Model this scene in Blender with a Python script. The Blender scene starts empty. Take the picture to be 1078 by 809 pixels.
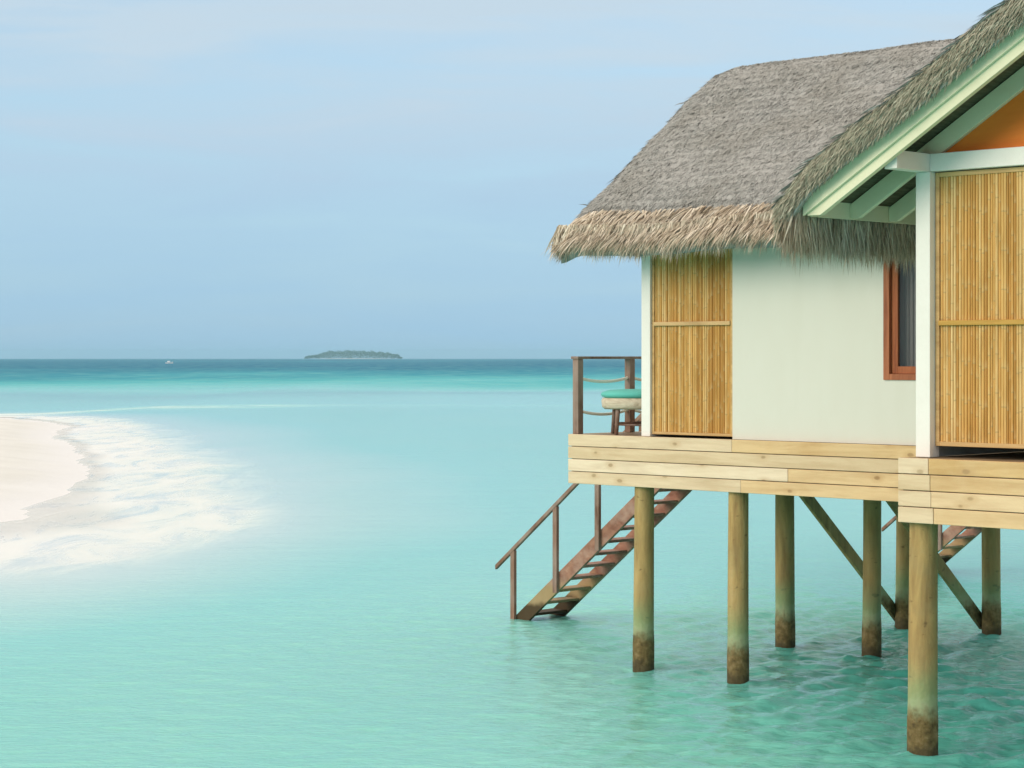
import bpy, bmesh, math, random
import numpy as np
from mathutils import Vector, Matrix

R = math.radians
rnd = random.Random(7)
rng = np.random.default_rng(11)
S = bpy.context.scene
COL = S.collection

# ------------------------------------------------------------------ camera, sky, sun, exposure
F_PX, W_PX, HZ = 2257.0, 1078.0, 377.0
CAM_H = 4.0
cam = bpy.data.cameras.new("camera")
cam.sensor_width = 36.0
cam.lens = F_PX / W_PX * 36.0
cam.shift_y = -(404.5 - HZ) / W_PX
cam.clip_start = 0.1
cam.clip_end = 40000.0
cam_ob = bpy.data.objects.new("camera", cam)
COL.objects.link(cam_ob)
cam_ob.location = (0, 0, CAM_H)
cam_ob.rotation_euler = (R(90), 0, 0)
S.camera = cam_ob

SUN_EL, SUN_AZ = R(21), R(243)          # azimuth clockwise from +Y (north): behind the camera on the left
world = bpy.data.worlds.new("World")
S.world = world
world.use_nodes = True
wt = world.node_tree
for n in list(wt.nodes):
    wt.nodes.remove(n)


def wn(t, **k):
    n = wt.nodes.new(t)
    for a, b in k.items():
        setattr(n, a, b)
    return n


wout = wn("ShaderNodeOutputWorld")
wbg = wn("ShaderNodeBackground")
wbg.inputs["Strength"].default_value = 0.13
sky = wn("ShaderNodeTexSky", sky_type='NISHITA', sun_disc=False)
sky.sun_elevation = SUN_EL
sky.sun_rotation = SUN_AZ
sky.altitude = 0
sky.air_density = 1.0
sky.dust_density = 0.6
sky.ozone_density = 2.0
tc = wn("ShaderNodeTexCoord")
sep = wn("ShaderNodeSeparateXYZ")
wt.links.new(tc.outputs["Generated"], sep.inputs[0])
# thin high cloud: a veil, thinner towards the horizon, streaked by stretched noise
mp = wn("ShaderNodeMapping")
mp.inputs["Scale"].default_value = (5.0, 5.0, 42.0)
mp.inputs["Rotation"].default_value = (0, R(4), 0)
wt.links.new(tc.outputs["Generated"], mp.inputs[0])
cn = wn("ShaderNodeTexNoise")
cn.inputs["Scale"].default_value = 1.0
cn.inputs["Detail"].default_value = 6.0
cn.inputs["Roughness"].default_value = 0.55
cn.inputs["Distortion"].default_value = 0.5
wt.links.new(mp.outputs[0], cn.inputs["Vector"])
el = wn("ShaderNodeMapRange", interpolation_type='SMOOTHSTEP')
el.inputs["From Min"].default_value = 0.0
el.inputs["From Max"].default_value = 0.19
el.inputs["To Min"].default_value = 0.86
el.inputs["To Max"].default_value = 0.84
wt.links.new(sep.outputs["Z"], el.inputs["Value"])
cr = wn("ShaderNodeMapRange")
cr.inputs["From Min"].default_value = 0.3
cr.inputs["From Max"].default_value = 0.75
cr.inputs["To Min"].default_value = -0.28
cr.inputs["To Max"].default_value = 0.34
wt.links.new(cn.outputs["Fac"], cr.inputs["Value"])
ad = wn("ShaderNodeMath", operation='ADD', use_clamp=True)
cm = wn("ShaderNodeMath", operation='MULTIPLY')
cl_ = wn("ShaderNodeMapRange", interpolation_type='SMOOTHSTEP')
cl_.inputs["From Min"].default_value = 0.0
cl_.inputs["From Max"].default_value = 0.15
cl_.inputs["To Min"].default_value = 0.15
cl_.inputs["To Max"].default_value = 1.0
wt.links.new(sep.outputs["Z"], cl_.inputs["Value"])
wt.links.new(cr.outputs[0], cm.inputs[0])
wt.links.new(cl_.outputs[0], cm.inputs[1])
wt.links.new(el.outputs[0], ad.inputs[0])
wt.links.new(cm.outputs[0], ad.inputs[1])
vr = wn("ShaderNodeMix", data_type='RGBA')          # veil colour: bluer low down, whiter high up
vr.inputs[6].default_value = (1.58, 2.82, 4.0, 1)
vr.inputs[7].default_value = (2.85, 3.55, 4.12, 1)
el2 = wn("ShaderNodeMapRange", interpolation_type='SMOOTHSTEP')
el2.inputs["From Min"].default_value = 0.0
el2.inputs["From Max"].default_value = 0.18
wt.links.new(sep.outputs["Z"], el2.inputs["Value"])
ad2 = wn("ShaderNodeMath", operation='MULTIPLY_ADD', use_clamp=True)
ad2.inputs[1].default_value = 1.2
wt.links.new(cm.outputs[0], ad2.inputs[0])
wt.links.new(el2.outputs[0], ad2.inputs[2])
wt.links.new(ad2.outputs[0], vr.inputs[0])
mx = wn("ShaderNodeMix", data_type='RGBA')
wt.links.new(ad.outputs[0], mx.inputs[0])
wt.links.new(sky.outputs[0], mx.inputs[6])
wt.links.new(vr.outputs[2], mx.inputs[7])
# the veil is made brightest overhead, out of the picture, as added fill light
up = wn("ShaderNodeMapRange", interpolation_type='SMOOTHSTEP')
up.inputs["From Min"].default_value = 0.19
up.inputs["From Max"].default_value = 0.48
up.inputs["To Min"].default_value = 0.0
up.inputs["To Max"].default_value = 1.0
wt.links.new(sep.outputs["Z"], up.inputs["Value"])
hi = wn("ShaderNodeMix", data_type='RGBA')
hi.inputs[7].default_value = (6.0, 5.6, 5.05, 1)
wt.links.new(up.outputs[0], hi.inputs[0])
wt.links.new(mx.outputs[2], hi.inputs[6])
wt.links.new(hi.outputs[2], wbg.inputs["Color"])
wt.links.new(wbg.outputs[0], wout.inputs["Surface"])

sun = bpy.data.lights.new("sun", 'SUN')
sun.energy = 1.3
sun.angle = R(34)
sun.color = (1.0, 0.90, 0.76)
sun_ob = bpy.data.objects.new("sun", sun)
COL.objects.link(sun_ob)
sdir = Vector((math.sin(SUN_AZ) * math.cos(SUN_EL), math.cos(SUN_AZ) * math.cos(SUN_EL), math.sin(SUN_EL)))
sun_ob.rotation_euler = sdir.to_track_quat('Z', 'Y').to_euler()
sun_ob.location = (-20, -10, 40)

S.view_settings.view_transform = 'Standard'
S.view_settings.look = 'None'
S.view_settings.gamma = 1.0
S.view_settings.use_curve_mapping = False
S.view_settings.exposure = 0.60
S.render.engine = 'CYCLES'
HAZE = 0.00008
S.cycles.max_bounces = 8
S.cycles.transparent_max_bounces = 8

# ------------------------------------------------------------------ house frame: u along the front wall, v back, z above the water
TH = R(45)
O = (0.7367, 28.18)
DECK = 3.0


def uv_to_world(u, v, z=0.0):
    c, s = math.cos(TH), math.sin(TH)
    return Vector((O[0] + u * c + v * s, O[1] - u * s + v * c, z))


STILTS = ((1.165, 0.19, 0.130), (2.72, 0.19, 0.128), (1.15, 3.15, 0.133), (2.42, 3.38, 0.125), (0.97, 6.25, 0.13), (2.36, 6.42, 0.135),
                (7.09, -2.28, 0.148), (9.7, -2.28, 0.145), (12.1, -2.28, 0.145), (9.4, 3.3, 0.13), (12.0, 3.3, 0.13), (12.0, 6.4, 0.13))

# ------------------------------------------------------------------ material helpers
def new_mat(name):
    m = bpy.data.materials.new(name)
    m.use_nodes = True
    nt = m.node_tree
    for n in list(nt.nodes):
        nt.nodes.remove(n)
    out = nt.nodes.new("ShaderNodeOutputMaterial")
    b = nt.nodes.new("ShaderNodeBsdfPrincipled")
    nt.links.new(b.outputs[0], out.inputs["Surface"])
    return m, nt, b, out


class NT:
    def __init__(self, nt):
        self.nt = nt

    def n(self, t, **k):
        x = self.nt.nodes.new(t)
        for a, b in k.items():
            setattr(x, a, b)
        return x

    def l(self, a, b):
        self.nt.links.new(a, b)

    def obj(self, scale=(1, 1, 1), rot=(0, 0, 0), jitter=True):
        c = self.n("ShaderNodeTexCoord")
        m = self.n("ShaderNodeMapping")
        m.inputs["Scale"].default_value = scale
        m.inputs["Rotation"].default_value = rot
        src = c.outputs["Object"]
        if jitter:
            oi = self.n("ShaderNodeObjectInfo")
            mu = self.n("ShaderNodeVectorMath", operation='SCALE')
            mu.inputs[0].default_value = (37.0, 23.0, 51.0)
            self.l(oi.outputs["Random"], mu.inputs["Scale"])
            av = self.n("ShaderNodeVectorMath", operation='ADD')
            self.l(src, av.inputs[0])
            self.l(mu.outputs[0], av.inputs[1])
            src = av.outputs[0]
        self.l(src, m.inputs[0])
        return m.outputs[0]

    def noise(self, vec, scale, detail=4, rough=0.55, dist=0.0):
        x = self.n("ShaderNodeTexNoise")
        x.inputs["Scale"].default_value = scale
        x.inputs["Detail"].default_value = detail
        x.inputs["Roughness"].default_value = rough
        x.inputs["Distortion"].default_value = dist
        self.l(vec, x.inputs["Vector"])
        return x.outputs["Fac"]

    def ramp(self, fac, stops, interp='LINEAR'):
        x = self.n("ShaderNodeValToRGB")
        x.color_ramp.interpolation = interp
        els = x.color_ramp.elements
        while len(els) < len(stops):
            els.new(0.5)
        for e, (p, c) in zip(els, stops):
            e.position = p
            e.color = (c[0], c[1], c[2], 1) if len(c) == 3 else c
        self.l(fac, x.inputs[0])
        return x.outputs[0]

    def rng(self, v, a, b, c=0.0, d=1.0, smooth=False):
        x = self.n("ShaderNodeMapRange")
        if smooth:
            x.interpolation_type = 'SMOOTHSTEP'
        for k, q in zip(("From Min", "From Max", "To Min", "To Max"), (a, b, c, d)):
            x.inputs[k].default_value = q
        self.l(v, x.inputs["Value"])
        return x.outputs[0]

    def mix(self, fac, a, b, blend='MIX'):
        x = self.n("ShaderNodeMix", data_type='RGBA', blend_type=blend)
        for sock, val in ((x.inputs[0], fac), (x.inputs[6], a), (x.inputs[7], b)):
            if hasattr(val, "is_linked") or hasattr(val, "links"):
                self.l(val, sock)
            elif isinstance(val, (int, float)):
                sock.default_value = val
            else:
                sock.default_value = (val[0], val[1], val[2], 1)
        return x.outputs[2]

    def math(self, op, a, b=0.0, clamp=False):
        x = self.n("ShaderNodeMath", operation=op, use_clamp=clamp)
        for i, val in enumerate((a, b)):
            if hasattr(val, "links"):
                self.l(val, x.inputs[i])
            else:
                x.inputs[i].default_value = val
        return x.outputs[0]

    def bump(self, h, strength, dist, b):
        x = self.n("ShaderNodeBump")
        x.inputs["Strength"].default_value = strength
        x.inputs["Distance"].default_value = dist
        self.l(h, x.inputs["Height"])
        self.l(x.outputs[0], b.inputs["Normal"])


def set_rough(b, r, spec=0.3):
    b.inputs["Roughness"].default_value = r
    b.inputs["Specular IOR Level"].default_value = spec


def mat_paint(name, col, dirt=(0.5, 0.5, 0.45), amt=0.25, grain=(1, 1, 1), rough=0.55):
    m, nt, b, _ = new_mat(name)
    q = NT(nt)
    v = q.obj(grain)
    f = q.rng(q.noise(v, 2.2, 6, 0.65), 0.42, 0.75, 0, amt)
    c = q.mix(f, col, dirt)
    f2 = q.rng(q.noise(v, 30, 3), 0.5, 0.8, 0, amt * 0.5)
    c = q.mix(f2, c, dirt)
    q.l(c, b.inputs["Base Color"])
    set_rough(b, rough)
    q.bump(q.noise(v, 45, 3), 0.15, 0.004, b)
    return m


def mat_wood(name, dark, light, axis='X', knots=0.0, grain=14.0, var=0.18, rough=0.6, grey=None, worn=0.0):
    """axis: direction the grain runs in object space"""
    m, nt, b, _ = new_mat(name)
    q = NT(nt)
    sc = {'X': (0.10, 1, 1), 'Y': (1, 0.10, 1), 'Z': (1, 1, 0.10)}[axis]
    v = q.obj(sc)
    n1 = q.noise(v, grain, 5, 0.6, 0.6)
    c = q.ramp(n1, [(0.28, dark), (0.62, light)])
    n2 = q.noise(v, grain * 5, 3, 0.6)
    c = q.mix(q.rng(n2, 0.45, 0.75, 0, 0.22), c, dark)
    oi = q.n("ShaderNodeObjectInfo")
    hs = q.n("ShaderNodeHueSaturation")
    q.l(c, hs.inputs["Color"])
    q.l(q.rng(oi.outputs["Random"], 0, 1, 1 - var, 1 + var * 0.7), hs.inputs["Value"])
    q.l(q.rng(oi.outputs["Random"], 0, 1, 1.1, 0.85), hs.inputs["Saturation"])
    c = hs.outputs[0]
    if knots:
        kv = q.obj({'X': (0.55, 1, 1), 'Y': (1, 0.55, 1), 'Z': (1, 1, 0.55)}[axis])
        vo = q.n("ShaderNodeTexVoronoi")
        vo.voronoi_dimensions = '2D'
        vo.inputs["Scale"].default_value = 2.6
        vo.inputs["Randomness"].default_value = 1.0
        wob = q.noise(kv, 7, 3)
        ks = q.n("ShaderNodeSeparateXYZ")
        kc = q.n("ShaderNodeCombineXYZ")
        q.l(kv, ks.inputs[0])
        q.l(ks.outputs["X"], kc.inputs["X"])
        q.l(ks.outputs["Z"], kc.inputs["Y"])
        q.l(kc.outputs[0], vo.inputs["Vector"])
        d = q.math('ADD', vo.outputs["Distance"], q.math('MULTIPLY', q.math('SUBTRACT', wob, 0.5), 0.10))
        kf = q.rng(d, 0.03, 0.075, knots * 0.8, 0.0, True)
        c = q.mix(kf, c, (dark[0] * 0.30, dark[1] * 0.24, dark[2] * 0.16))
        kr = q.rng(d, 0.06, 0.20, knots * 0.35, 0.0, True)
        c = q.mix(kr, c, (dark[0] * 0.8, dark[1] * 0.65, dark[2] * 0.45))
    if grey:
        gv = q.obj((1, 1, 1))
        c = q.mix(q.rng(q.noise(gv, 1.7, 5, 0.6), 0.42, 0.62, 0, worn), c, grey)
    q.l(c, b.inputs["Base Color"])
    set_rough(b, rough, 0.25)
    q.bump(n1, 0.35, 0.008, b)
    return m


def mat_island(name, stops, rough=0.7, streak=None, bumps=0.0, extra=None, nodes=False):
    """colour varies per loose piece (a straw, a cane)"""
    m, nt, b, _ = new_mat(name)
    q = NT(nt)
    g = q.n("ShaderNodeNewGeometry")
    c = q.ramp(g.outputs["Random Per Island"], stops)
    v = q.obj((1, 1, 1), jitter=False)
    if streak:
        sv = q.obj(streak[0], jitter=False)
        c = q.mix(q.rng(q.noise(sv, streak[1], 4, 0.6), 0.4, 0.72, 0, streak[3]), c, streak[2])
    if extra:
        c = q.mix(q.rng(q.noise(v, extra[0], 5, 0.6), extra[2], extra[3], 0, extra[4]), c, extra[1])
    q.l(c, b.inputs["Base Color"])
    set_rough(b, rough, 0.25)
    if nodes:
        cs = q.n("ShaderNodeTexCoord")
        ss = q.n("ShaderNodeSeparateXYZ")
        q.l(cs.outputs["Object"], ss.inputs[0])
        fr_ = q.math('FRACT', q.math('ADD', q.math('MULTIPLY', ss.outputs["Z"], 2.6), q.math('MULTIPLY', g.outputs["Random Per Island"], 91.7)))
        c = q.mix(q.rng(fr_, 0.0, 0.05, 0.65, 0.0), c, (0.25, 0.13, 0.03))
        c = q.mix(q.rng(fr_, 0.05, 0.25, 0.25, 0.0), c, (0.70, 0.55, 0.28))
    q.l(c, b.inputs["Base Color"])
    if bumps:
        q.bump(q.noise(v, 60, 3), bumps, 0.01, b)
    return m


M = {}
M['wall'] = mat_paint("pale_green_render", (0.66, 0.64, 0.565), (0.57, 0.55, 0.45), 0.20, (1.6, 1.6, 0.28))
M['white'] = mat_paint("white_paint", (0.82, 0.78, 0.73), (0.58, 0.54, 0.46), 0.2)
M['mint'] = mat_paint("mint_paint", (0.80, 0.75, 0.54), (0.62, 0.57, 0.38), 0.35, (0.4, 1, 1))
M['pine_l'] = mat_wood("pale_pine", (0.58, 0.42, 0.26), (0.76, 0.59, 0.40), 'X', 0.8, 9, 0.10, grey=(0.72, 0.56, 0.36), worn=0.3)
M['pine'] = mat_wood("pine", (0.54, 0.335, 0.155), (0.74, 0.51, 0.27), 'X', 0.85, 9, 0.10, grey=(0.72, 0.54, 0.32), worn=0.3)
M['floor'] = mat_wood("deck_floor_wood", (0.30, 0.20, 0.12), (0.45, 0.33, 0.22), 'Y', 0.3)
M['red'] = mat_wood("red_hardwood", (0.17, 0.058, 0.032), (0.36, 0.135, 0.072), 'X', 0.0, 12, 0.12, grey=(0.44, 0.30, 0.24), worn=0.55)
M['brown'] = mat_wood("brown_hardwood", (0.13, 0.065, 0.042), (0.29, 0.16, 0.11), 'Z', 0.0, 12, 0.12, grey=(0.36, 0.28, 0.24), worn=0.6)
M['frame_red'] = mat_wood("window_frame_wood", (0.22, 0.055, 0.018), (0.42, 0.13, 0.045), 'Z', 0.0, 14, 0.1)
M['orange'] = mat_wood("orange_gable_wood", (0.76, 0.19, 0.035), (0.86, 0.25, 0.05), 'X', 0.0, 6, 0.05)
M['rail_golden'] = mat_wood("golden_bar", (0.40, 0.22, 0.06), (0.60, 0.36, 0.12), 'X', 0.0, 12, 0.1)
M['cane'] = mat_island("bamboo_canes", [(0, (0.44, 0.205, 0.045)), (0.35, (0.64, 0.335, 0.09)), (0.7, (0.73, 0.43, 0.14)), (1, (0.78, 0.54, 0.25))], 0.5,
                       ((8, 8, 0.7), 3.0, (0.34, 0.17, 0.03), 0.6), nodes=True)
M['thatch'] = mat_island("grey_thatch", [(0, (0.275, 0.268, 0.255)), (0.5, (0.345, 0.337, 0.322)), (1, (0.45, 0.44, 0.42))], 0.85, None, 0.6,
                         (1.3, (0.25, 0.235, 0.205), 0.46, 0.66, 0.45))
M['straw'] = mat_island("tan_straw", [(0, (0.26, 0.195, 0.135)), (0.35, (0.49, 0.395, 0.295)), (0.75, (0.65, 0.55, 0.43)), (1, (0.79, 0.70, 0.59))], 0.8,
                        None, 0.0, (3.0, (0.46, 0.41, 0.34), 0.45, 0.65, 0.5))
M['verge'] = mat_island("verge_straw", [(0, (0.20, 0.17, 0.12)), (0.5, (0.36, 0.32, 0.24)), (1, (0.52, 0.48, 0.38))], 0.85, None, 0.0,
                        (2.2, (0.37, 0.33, 0.25), 0.4, 0.6, 0.5))
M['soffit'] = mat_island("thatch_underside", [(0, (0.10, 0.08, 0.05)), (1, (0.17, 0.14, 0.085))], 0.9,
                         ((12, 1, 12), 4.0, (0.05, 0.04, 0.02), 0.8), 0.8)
M['rope'] = mat_paint("white_rope", (0.86, 0.83, 0.74), (0.6, 0.55, 0.45), 0.2)
M['cushion'] = mat_paint("turquoise_fabric", (0.13, 0.50, 0.44), (0.08, 0.38, 0.33), 0.3, rough=0.85)
M['rattan'] = mat_wood("rattan", (0.44, 0.33, 0.22), (0.68, 0.56, 0.42), 'X', 0.0, 20, 0.1)
M['curtain'] = mat_paint("grey_curtain", (0.66, 0.64, 0.60), (0.5, 0.5, 0.46), 0.3, (8, 8, 0.3))
M['dark'] = mat_paint("dark_interior", (0.06, 0.05, 0.045), (0.04, 0.04, 0.04), 0.3)
m, nt, b, _ = new_mat("window_glass")
b.inputs["Base Color"].default_value = (0.035, 0.042, 0.05, 1)
set_rough(b, 0.05, 0.6)
b.inputs["Alpha"].default_value = 0.35
M['glass'] = m


def mat_stilt():
    m, nt, b, _ = new_mat("stilt_log")
    q = NT(nt)
    v = q.obj((1, 1, 0.16))
    n1 = q.noise(v, 9, 5, 0.6, 0.4)
    c = q.ramp(n1, [(0.25, (0.25, 0.155, 0.06)), (0.55, (0.44, 0.295, 0.115)), (0.78, (0.55, 0.395, 0.19))])
    v2 = q.obj((1, 1, 1))
    n2 = q.noise(v2, 3.0, 5, 0.6)
    c = q.mix(q.rng(n2, 0.45, 0.7, 0, 0.4), c, (0.34, 0.275, 0.135))
    pv = q.obj((1.4, 1.4, 3))
    c = q.mix(q.rng(q.noise(pv, 4.2, 3), 0.64, 0.70, 0, 0.6), c, (0.10, 0.062, 0.03))
    co = q.n("ShaderNodeTexCoord")
    sp = q.n("ShaderNodeSeparateXYZ")
    q.l(co.outputs["Object"], sp.inputs[0])
    wob = q.math('MULTIPLY', q.math('SUBTRACT', n2, 0.5), 0.40)
    z = q.math('ADD', sp.outputs["Z"], wob)
    fine = q.math('MULTIPLY', q.math('SUBTRACT', q.noise(v2, 14, 4), 0.5), 0.25)
    z2 = q.math('ADD', q.math('ADD', sp.outputs["Z"], q.math('MULTIPLY', wob, 0.35)), fine)
    c = q.mix(q.rng(z, 1.08, 0.55, 0, 0.72, True), c, (0.20, 0.33, 0.165))          # algae
    c = q.mix(q.rng(z2, 0.66, 0.50, 0, 0.5, True), c, (0.42, 0.47, 0.30))         # pale dry salt line
    tide = q.ramp(q.noise(v2, 11, 5, 0.7), [(0.3, (0.065, 0.046, 0.018)), (0.5, (0.165, 0.115, 0.043)), (0.72, (0.29, 0.21, 0.105))])
    c = q.mix(q.rng(z2, 0.58, 0.34, 0, 1.0, True), c, tide)                          # barnacles and wet wood
    c = q.mix(q.rng(z2, 0.20, 0.05, 0, 0.7, True), c, (0.04, 0.032, 0.016))
    q.l(c, b.inputs["Base Color"])
    set_rough(b, 0.75, 0.25)
    q.bump(q.math('ADD', n1, q.math('MULTIPLY', q.noise(v2, 26, 4), 0.6)), 0.5, 0.02, b)
    return m


M['stilt'] = mat_stilt()


def mat_stair_foot():
    m, nt, b, _ = new_mat("stair_stringer_wood")
    q = NT(nt)
    v = q.obj((1, 1, 1))
    sv = q.obj((0.6, 1, 1), (0, R(-38), 0))
    n1 = q.noise(sv, 9, 5, 0.6)
    c = q.ramp(n1, [(0.3, (0.20, 0.085, 0.055)), (0.6, (0.36, 0.185, 0.125)), (0.8, (0.50, 0.34, 0.265))])
    n2 = q.noise(v, 3, 4)
    c = q.mix(q.rng(n2, 0.46, 0.64, 0, 0.4), c, (0.45, 0.34, 0.29))
    co = q.n("ShaderNodeTexCoord")
    sp = q.n("ShaderNodeSeparateXYZ")
    q.l(co.outputs["Object"], sp.inputs[0])
    z = q.math('ADD', sp.outputs["Z"], q.math('MULTIPLY', q.math('SUBTRACT', n2, 0.5), 0.3))
    c = q.mix(q.rng(z, 0.75, 0.5, 0, 0.8, True), c, (0.36, 0.27, 0.13))
    c = q.mix(q.rng(z, 0.36, 0.22, 0, 1, True), c, (0.07, 0.045, 0.02))
    q.l(c, b.inputs["Base Color"])
    set_rough(b, 0.7, 0.25)
    q.bump(n1, 0.3, 0.008, b)
    return m


M['stringer'] = mat_stair_foot()


# ------------------------------------------------------------------ mesh helpers
class MB:
    def __init__(self):
        self.v, self.f = [], []

    def add(self, vs, fs):
        k = len(self.v)
        self.v += [tuple(p) for p in vs]
        self.f += [tuple(i + k for i in f) for f in fs]
        return self

    def box(self, a, b):
        (x0, y0, z0), (x1, y1, z1) = a, b
        return self.add([(x0, y0, z0), (x1, y0, z0), (x1, y1, z0), (x0, y1, z0), (x0, y0, z1), (x1, y0, z1), (x1, y1, z1), (x0, y1, z1)],
                        [(0, 3, 2, 1), (4, 5, 6, 7), (0, 1, 5, 4), (1, 2, 6, 5), (2, 3, 7, 6), (3, 0, 4, 7)])

    def prism_uz(self, poly, v0, v1):
        """polygon in (u, z), extruded along v"""
        n = len(poly)
        vs = [(u, v0, z) for u, z in poly] + [(u, v1, z) for u, z in poly]
        fs = [tuple(range(n)), tuple(range(2 * n - 1, n - 1, -1))]
        fs += [(i, i + n, (i + 1) % n + n, (i + 1) % n) for i in range(n)]
        return self.add(vs, fs)

    def prism_vz(self, poly, u0, u1):
        n = len(poly)
        vs = [(u0, v, z) for v, z in poly] + [(u1, v, z) for v, z in poly]
        fs = [tuple(range(n)), tuple(range(2 * n - 1, n - 1, -1))]
        fs += [(i, i + n, (i + 1) % n + n, (i + 1) % n) for i in range(n)]
        return self.add(vs, fs)

    def tube(self, pts, radii, n=12, cap=True):
        pts = [Vector(p) for p in pts]
        if not hasattr(radii, "__len__"):
            radii = [radii] * len(pts)
        rings = []
        for i, p in enumerate(pts):
            t = (pts[min(i + 1, len(pts) - 1)] - pts[max(i - 1, 0)]).normalized()
            a = t.cross(Vector((0, 0, 1)) if abs(t.z) < 0.95 else Vector((1, 0, 0))).normalized()
            c = t.cross(a).normalized()
            rings.append([p + radii[i] * (math.cos(2 * math.pi * k / n) * a + math.sin(2 * math.pi * k / n) * c) for k in range(n)])
        vs = [q for r in rings for q in r]
        fs = [(i * n + k, i * n + (k + 1) % n, (i + 1) * n + (k + 1) % n, (i + 1) * n + k) for i in range(len(pts) - 1) for k in range(n)]
        if cap:
            fs += [tuple(range(n - 1, -1, -1)), tuple((len(pts) - 1) * n + k for k in range(n))]
        return self.add(vs, fs)

    def lathe(self, prof, n=32, c=(0, 0)):
        vs, fs = [], []
        for r, z in prof:
            vs += [(c[0] + r * math.cos(2 * math.pi * k / n), c[1] + r * math.sin(2 * math.pi * k / n), z) for k in range(n)]
        for i in range(len(prof) - 1):
            fs += [(i * n + k, i * n + (k + 1) % n, (i + 1) * n + (k + 1) % n, (i + 1) * n + k) for k in range(n)]
        fs += [tuple(range(n - 1, -1, -1)), tuple((len(prof) - 1) * n + k for k in range(n))]
        return self.add(vs, fs)

    def build(self, name, mat, parent=None, org=(0, 0, 0), bevel=0.0, smooth=False, label=None):
        """org: house-frame origin of the parent thing; mesh verts are stored relative to it"""
        me = bpy.data.meshes.new(name)
        me.from_pydata([(a - org[0], b_ - org[1], c - org[2]) for a, b_, c in self.v], [], self.f)
        bm = bmesh.new()
        bm.from_mesh(me)
        bmesh.ops.recalc_face_normals(bm, faces=bm.faces)
        bm.to_mesh(me)
        bm.free()
        return link(me, name, mat, parent, bevel, smooth, label)


def link(me, name, mat, parent=None, bevel=0.0, smooth=False, label=None):
    me.materials.append(mat)
    if smooth:
        me.polygons.foreach_set("use_smooth", [True] * len(me.polygons))
    o = bpy.data.objects.new(name, me)
    COL.objects.link(o)
    o.parent = parent
    if bevel:
        md = o.modifiers.new("bevel", 'BEVEL')
        md.width = bevel
        md.segments = 2
        md.limit_method = 'ANGLE'
    if label:
        o['label'] = label
    return o


def np_mesh(name, verts, faces_list):
    """faces_list: list of (k, int array n x k)"""
    me = bpy.data.meshes.new(name)
    verts = np.ascontiguousarray(verts, dtype=np.float32)
    me.vertices.add(len(verts))
    me.vertices.foreach_set("co", verts.ravel())
    idx = np.concatenate([f.ravel() for f in faces_list]).astype(np.int32)
    tot = np.concatenate([np.full(len(f), f.shape[1], np.int32) for f in faces_list])
    start = np.concatenate([[0], np.cumsum(tot)[:-1]]).astype(np.int32)
    me.loops.add(len(idx))
    me.loops.foreach_set("vertex_index", idx)
    me.polygons.add(len(tot))
    me.polygons.foreach_set("loop_start", start)
    me.polygons.foreach_set("loop_total", tot)
    me.update(calc_edges=True)
    return me


def thing(name, label, cat, u, v, z, group=None):
    o = bpy.data.objects.new(name, None)
    o.empty_display_size = 0.3
    COL.objects.link(o)
    o.location = uv_to_world(u, v, z)
    o.rotation_euler = (0, 0, -TH)
    o['label'] = label
    o['category'] = cat
    if group:
        o['group'] = group
    return o


def blades(p, d, n, length, width, curl):
    """straw blades as (verts, quads, tris); p root, d direction, n up normal, arrays N x 3; curl bends the tip towards -n / down"""
    N = len(p)
    d = d / np.linalg.norm(d, axis=1, keepdims=True)
    s = np.cross(d, n)
    s /= np.linalg.norm(s, axis=1, keepdims=True) + 1e-9
    tw = rng.normal(0, 0.5, (N, 1))
    up = np.cross(s, d)
    s = s * np.cos(tw) + up * np.sin(tw)
    L, Wd = length[:, None], width[:, None]
    c = curl
    mid = p + d * L * 0.55 + c * 0.30
    tip = p + d * L + c
    V = np.stack([p - s * Wd * .5, p + s * Wd * .5, mid - s * Wd * .42, mid + s * Wd * .42, tip], axis=1).reshape(-1, 3)
    b = (np.arange(N) * 5)[:, None]
    return V, b + np.array([[0, 1, 3, 2]]), b + np.array([[2, 3, 4]])


def merge(parts):
    V, Q, T, k = [], [], [], 0
    for v, q, t in parts:
        V.append(v)
        Q.append(q + k)
        T.append(t + k)
        k += len(v)
    return np.concatenate(V), np.concatenate(Q), np.concatenate(T)


def vnoise(x, y, seed=0):
    """cheap smooth noise from summed sines, about -1..1"""
    r = np.random.default_rng(seed)
    o = np.zeros_like(x, dtype=float)
    for _ in range(10):
        a = r.uniform(0, 2 * math.pi)
        k = r.uniform(0.5, 1.8)
        o += np.sin(k * (x * math.cos(a) + y * math.sin(a)) + r.uniform(0, 6.28))
    return o / 4.0


# ------------------------------------------------------------------ sea bed, sea
SHORE = np.array([(-34, 143), (-30, 134), (-26.5, 126), (-22.5, 112), (-19.8, 98), (-17.2, 88), (-15.8, 80), (-13.9, 69), (-13.2, 60), (-12.6, 52.5),
                  (-16, 47), (-26, 42), (-120, 36), (-140, 150)], float)


def shore_dist(x, y):
    """signed distance to the sand spit outline, negative on the sand"""
    d = np.full(x.shape, 1e9)
    inside = np.zeros(x.shape, bool)
    n = len(SHORE)
    for i in range(n):
        a, b_ = SHORE[i], SHORE[(i + 1) % n]
        e = b_ - a
        t = np.clip(((x - a[0]) * e[0] + (y - a[1]) * e[1]) / (e @ e), 0, 1)
        d = np.minimum(d, np.hypot(x - a[0] - t * e[0], y - a[1] - t * e[1]))
        cond = (a[1] > y) != (b_[1] > y)
        xi = a[0] + (y - a[1]) / (e[1] if e[1] else 1e-9) * e[0]
        inside ^= cond & (x < xi)
    return np.where(inside, -d, d)


def sstep(a, b_, x):
    t = np.clip((x - a) / (b_ - a), 0, 1)
    return t * t * (3 - 2 * t)


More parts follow.
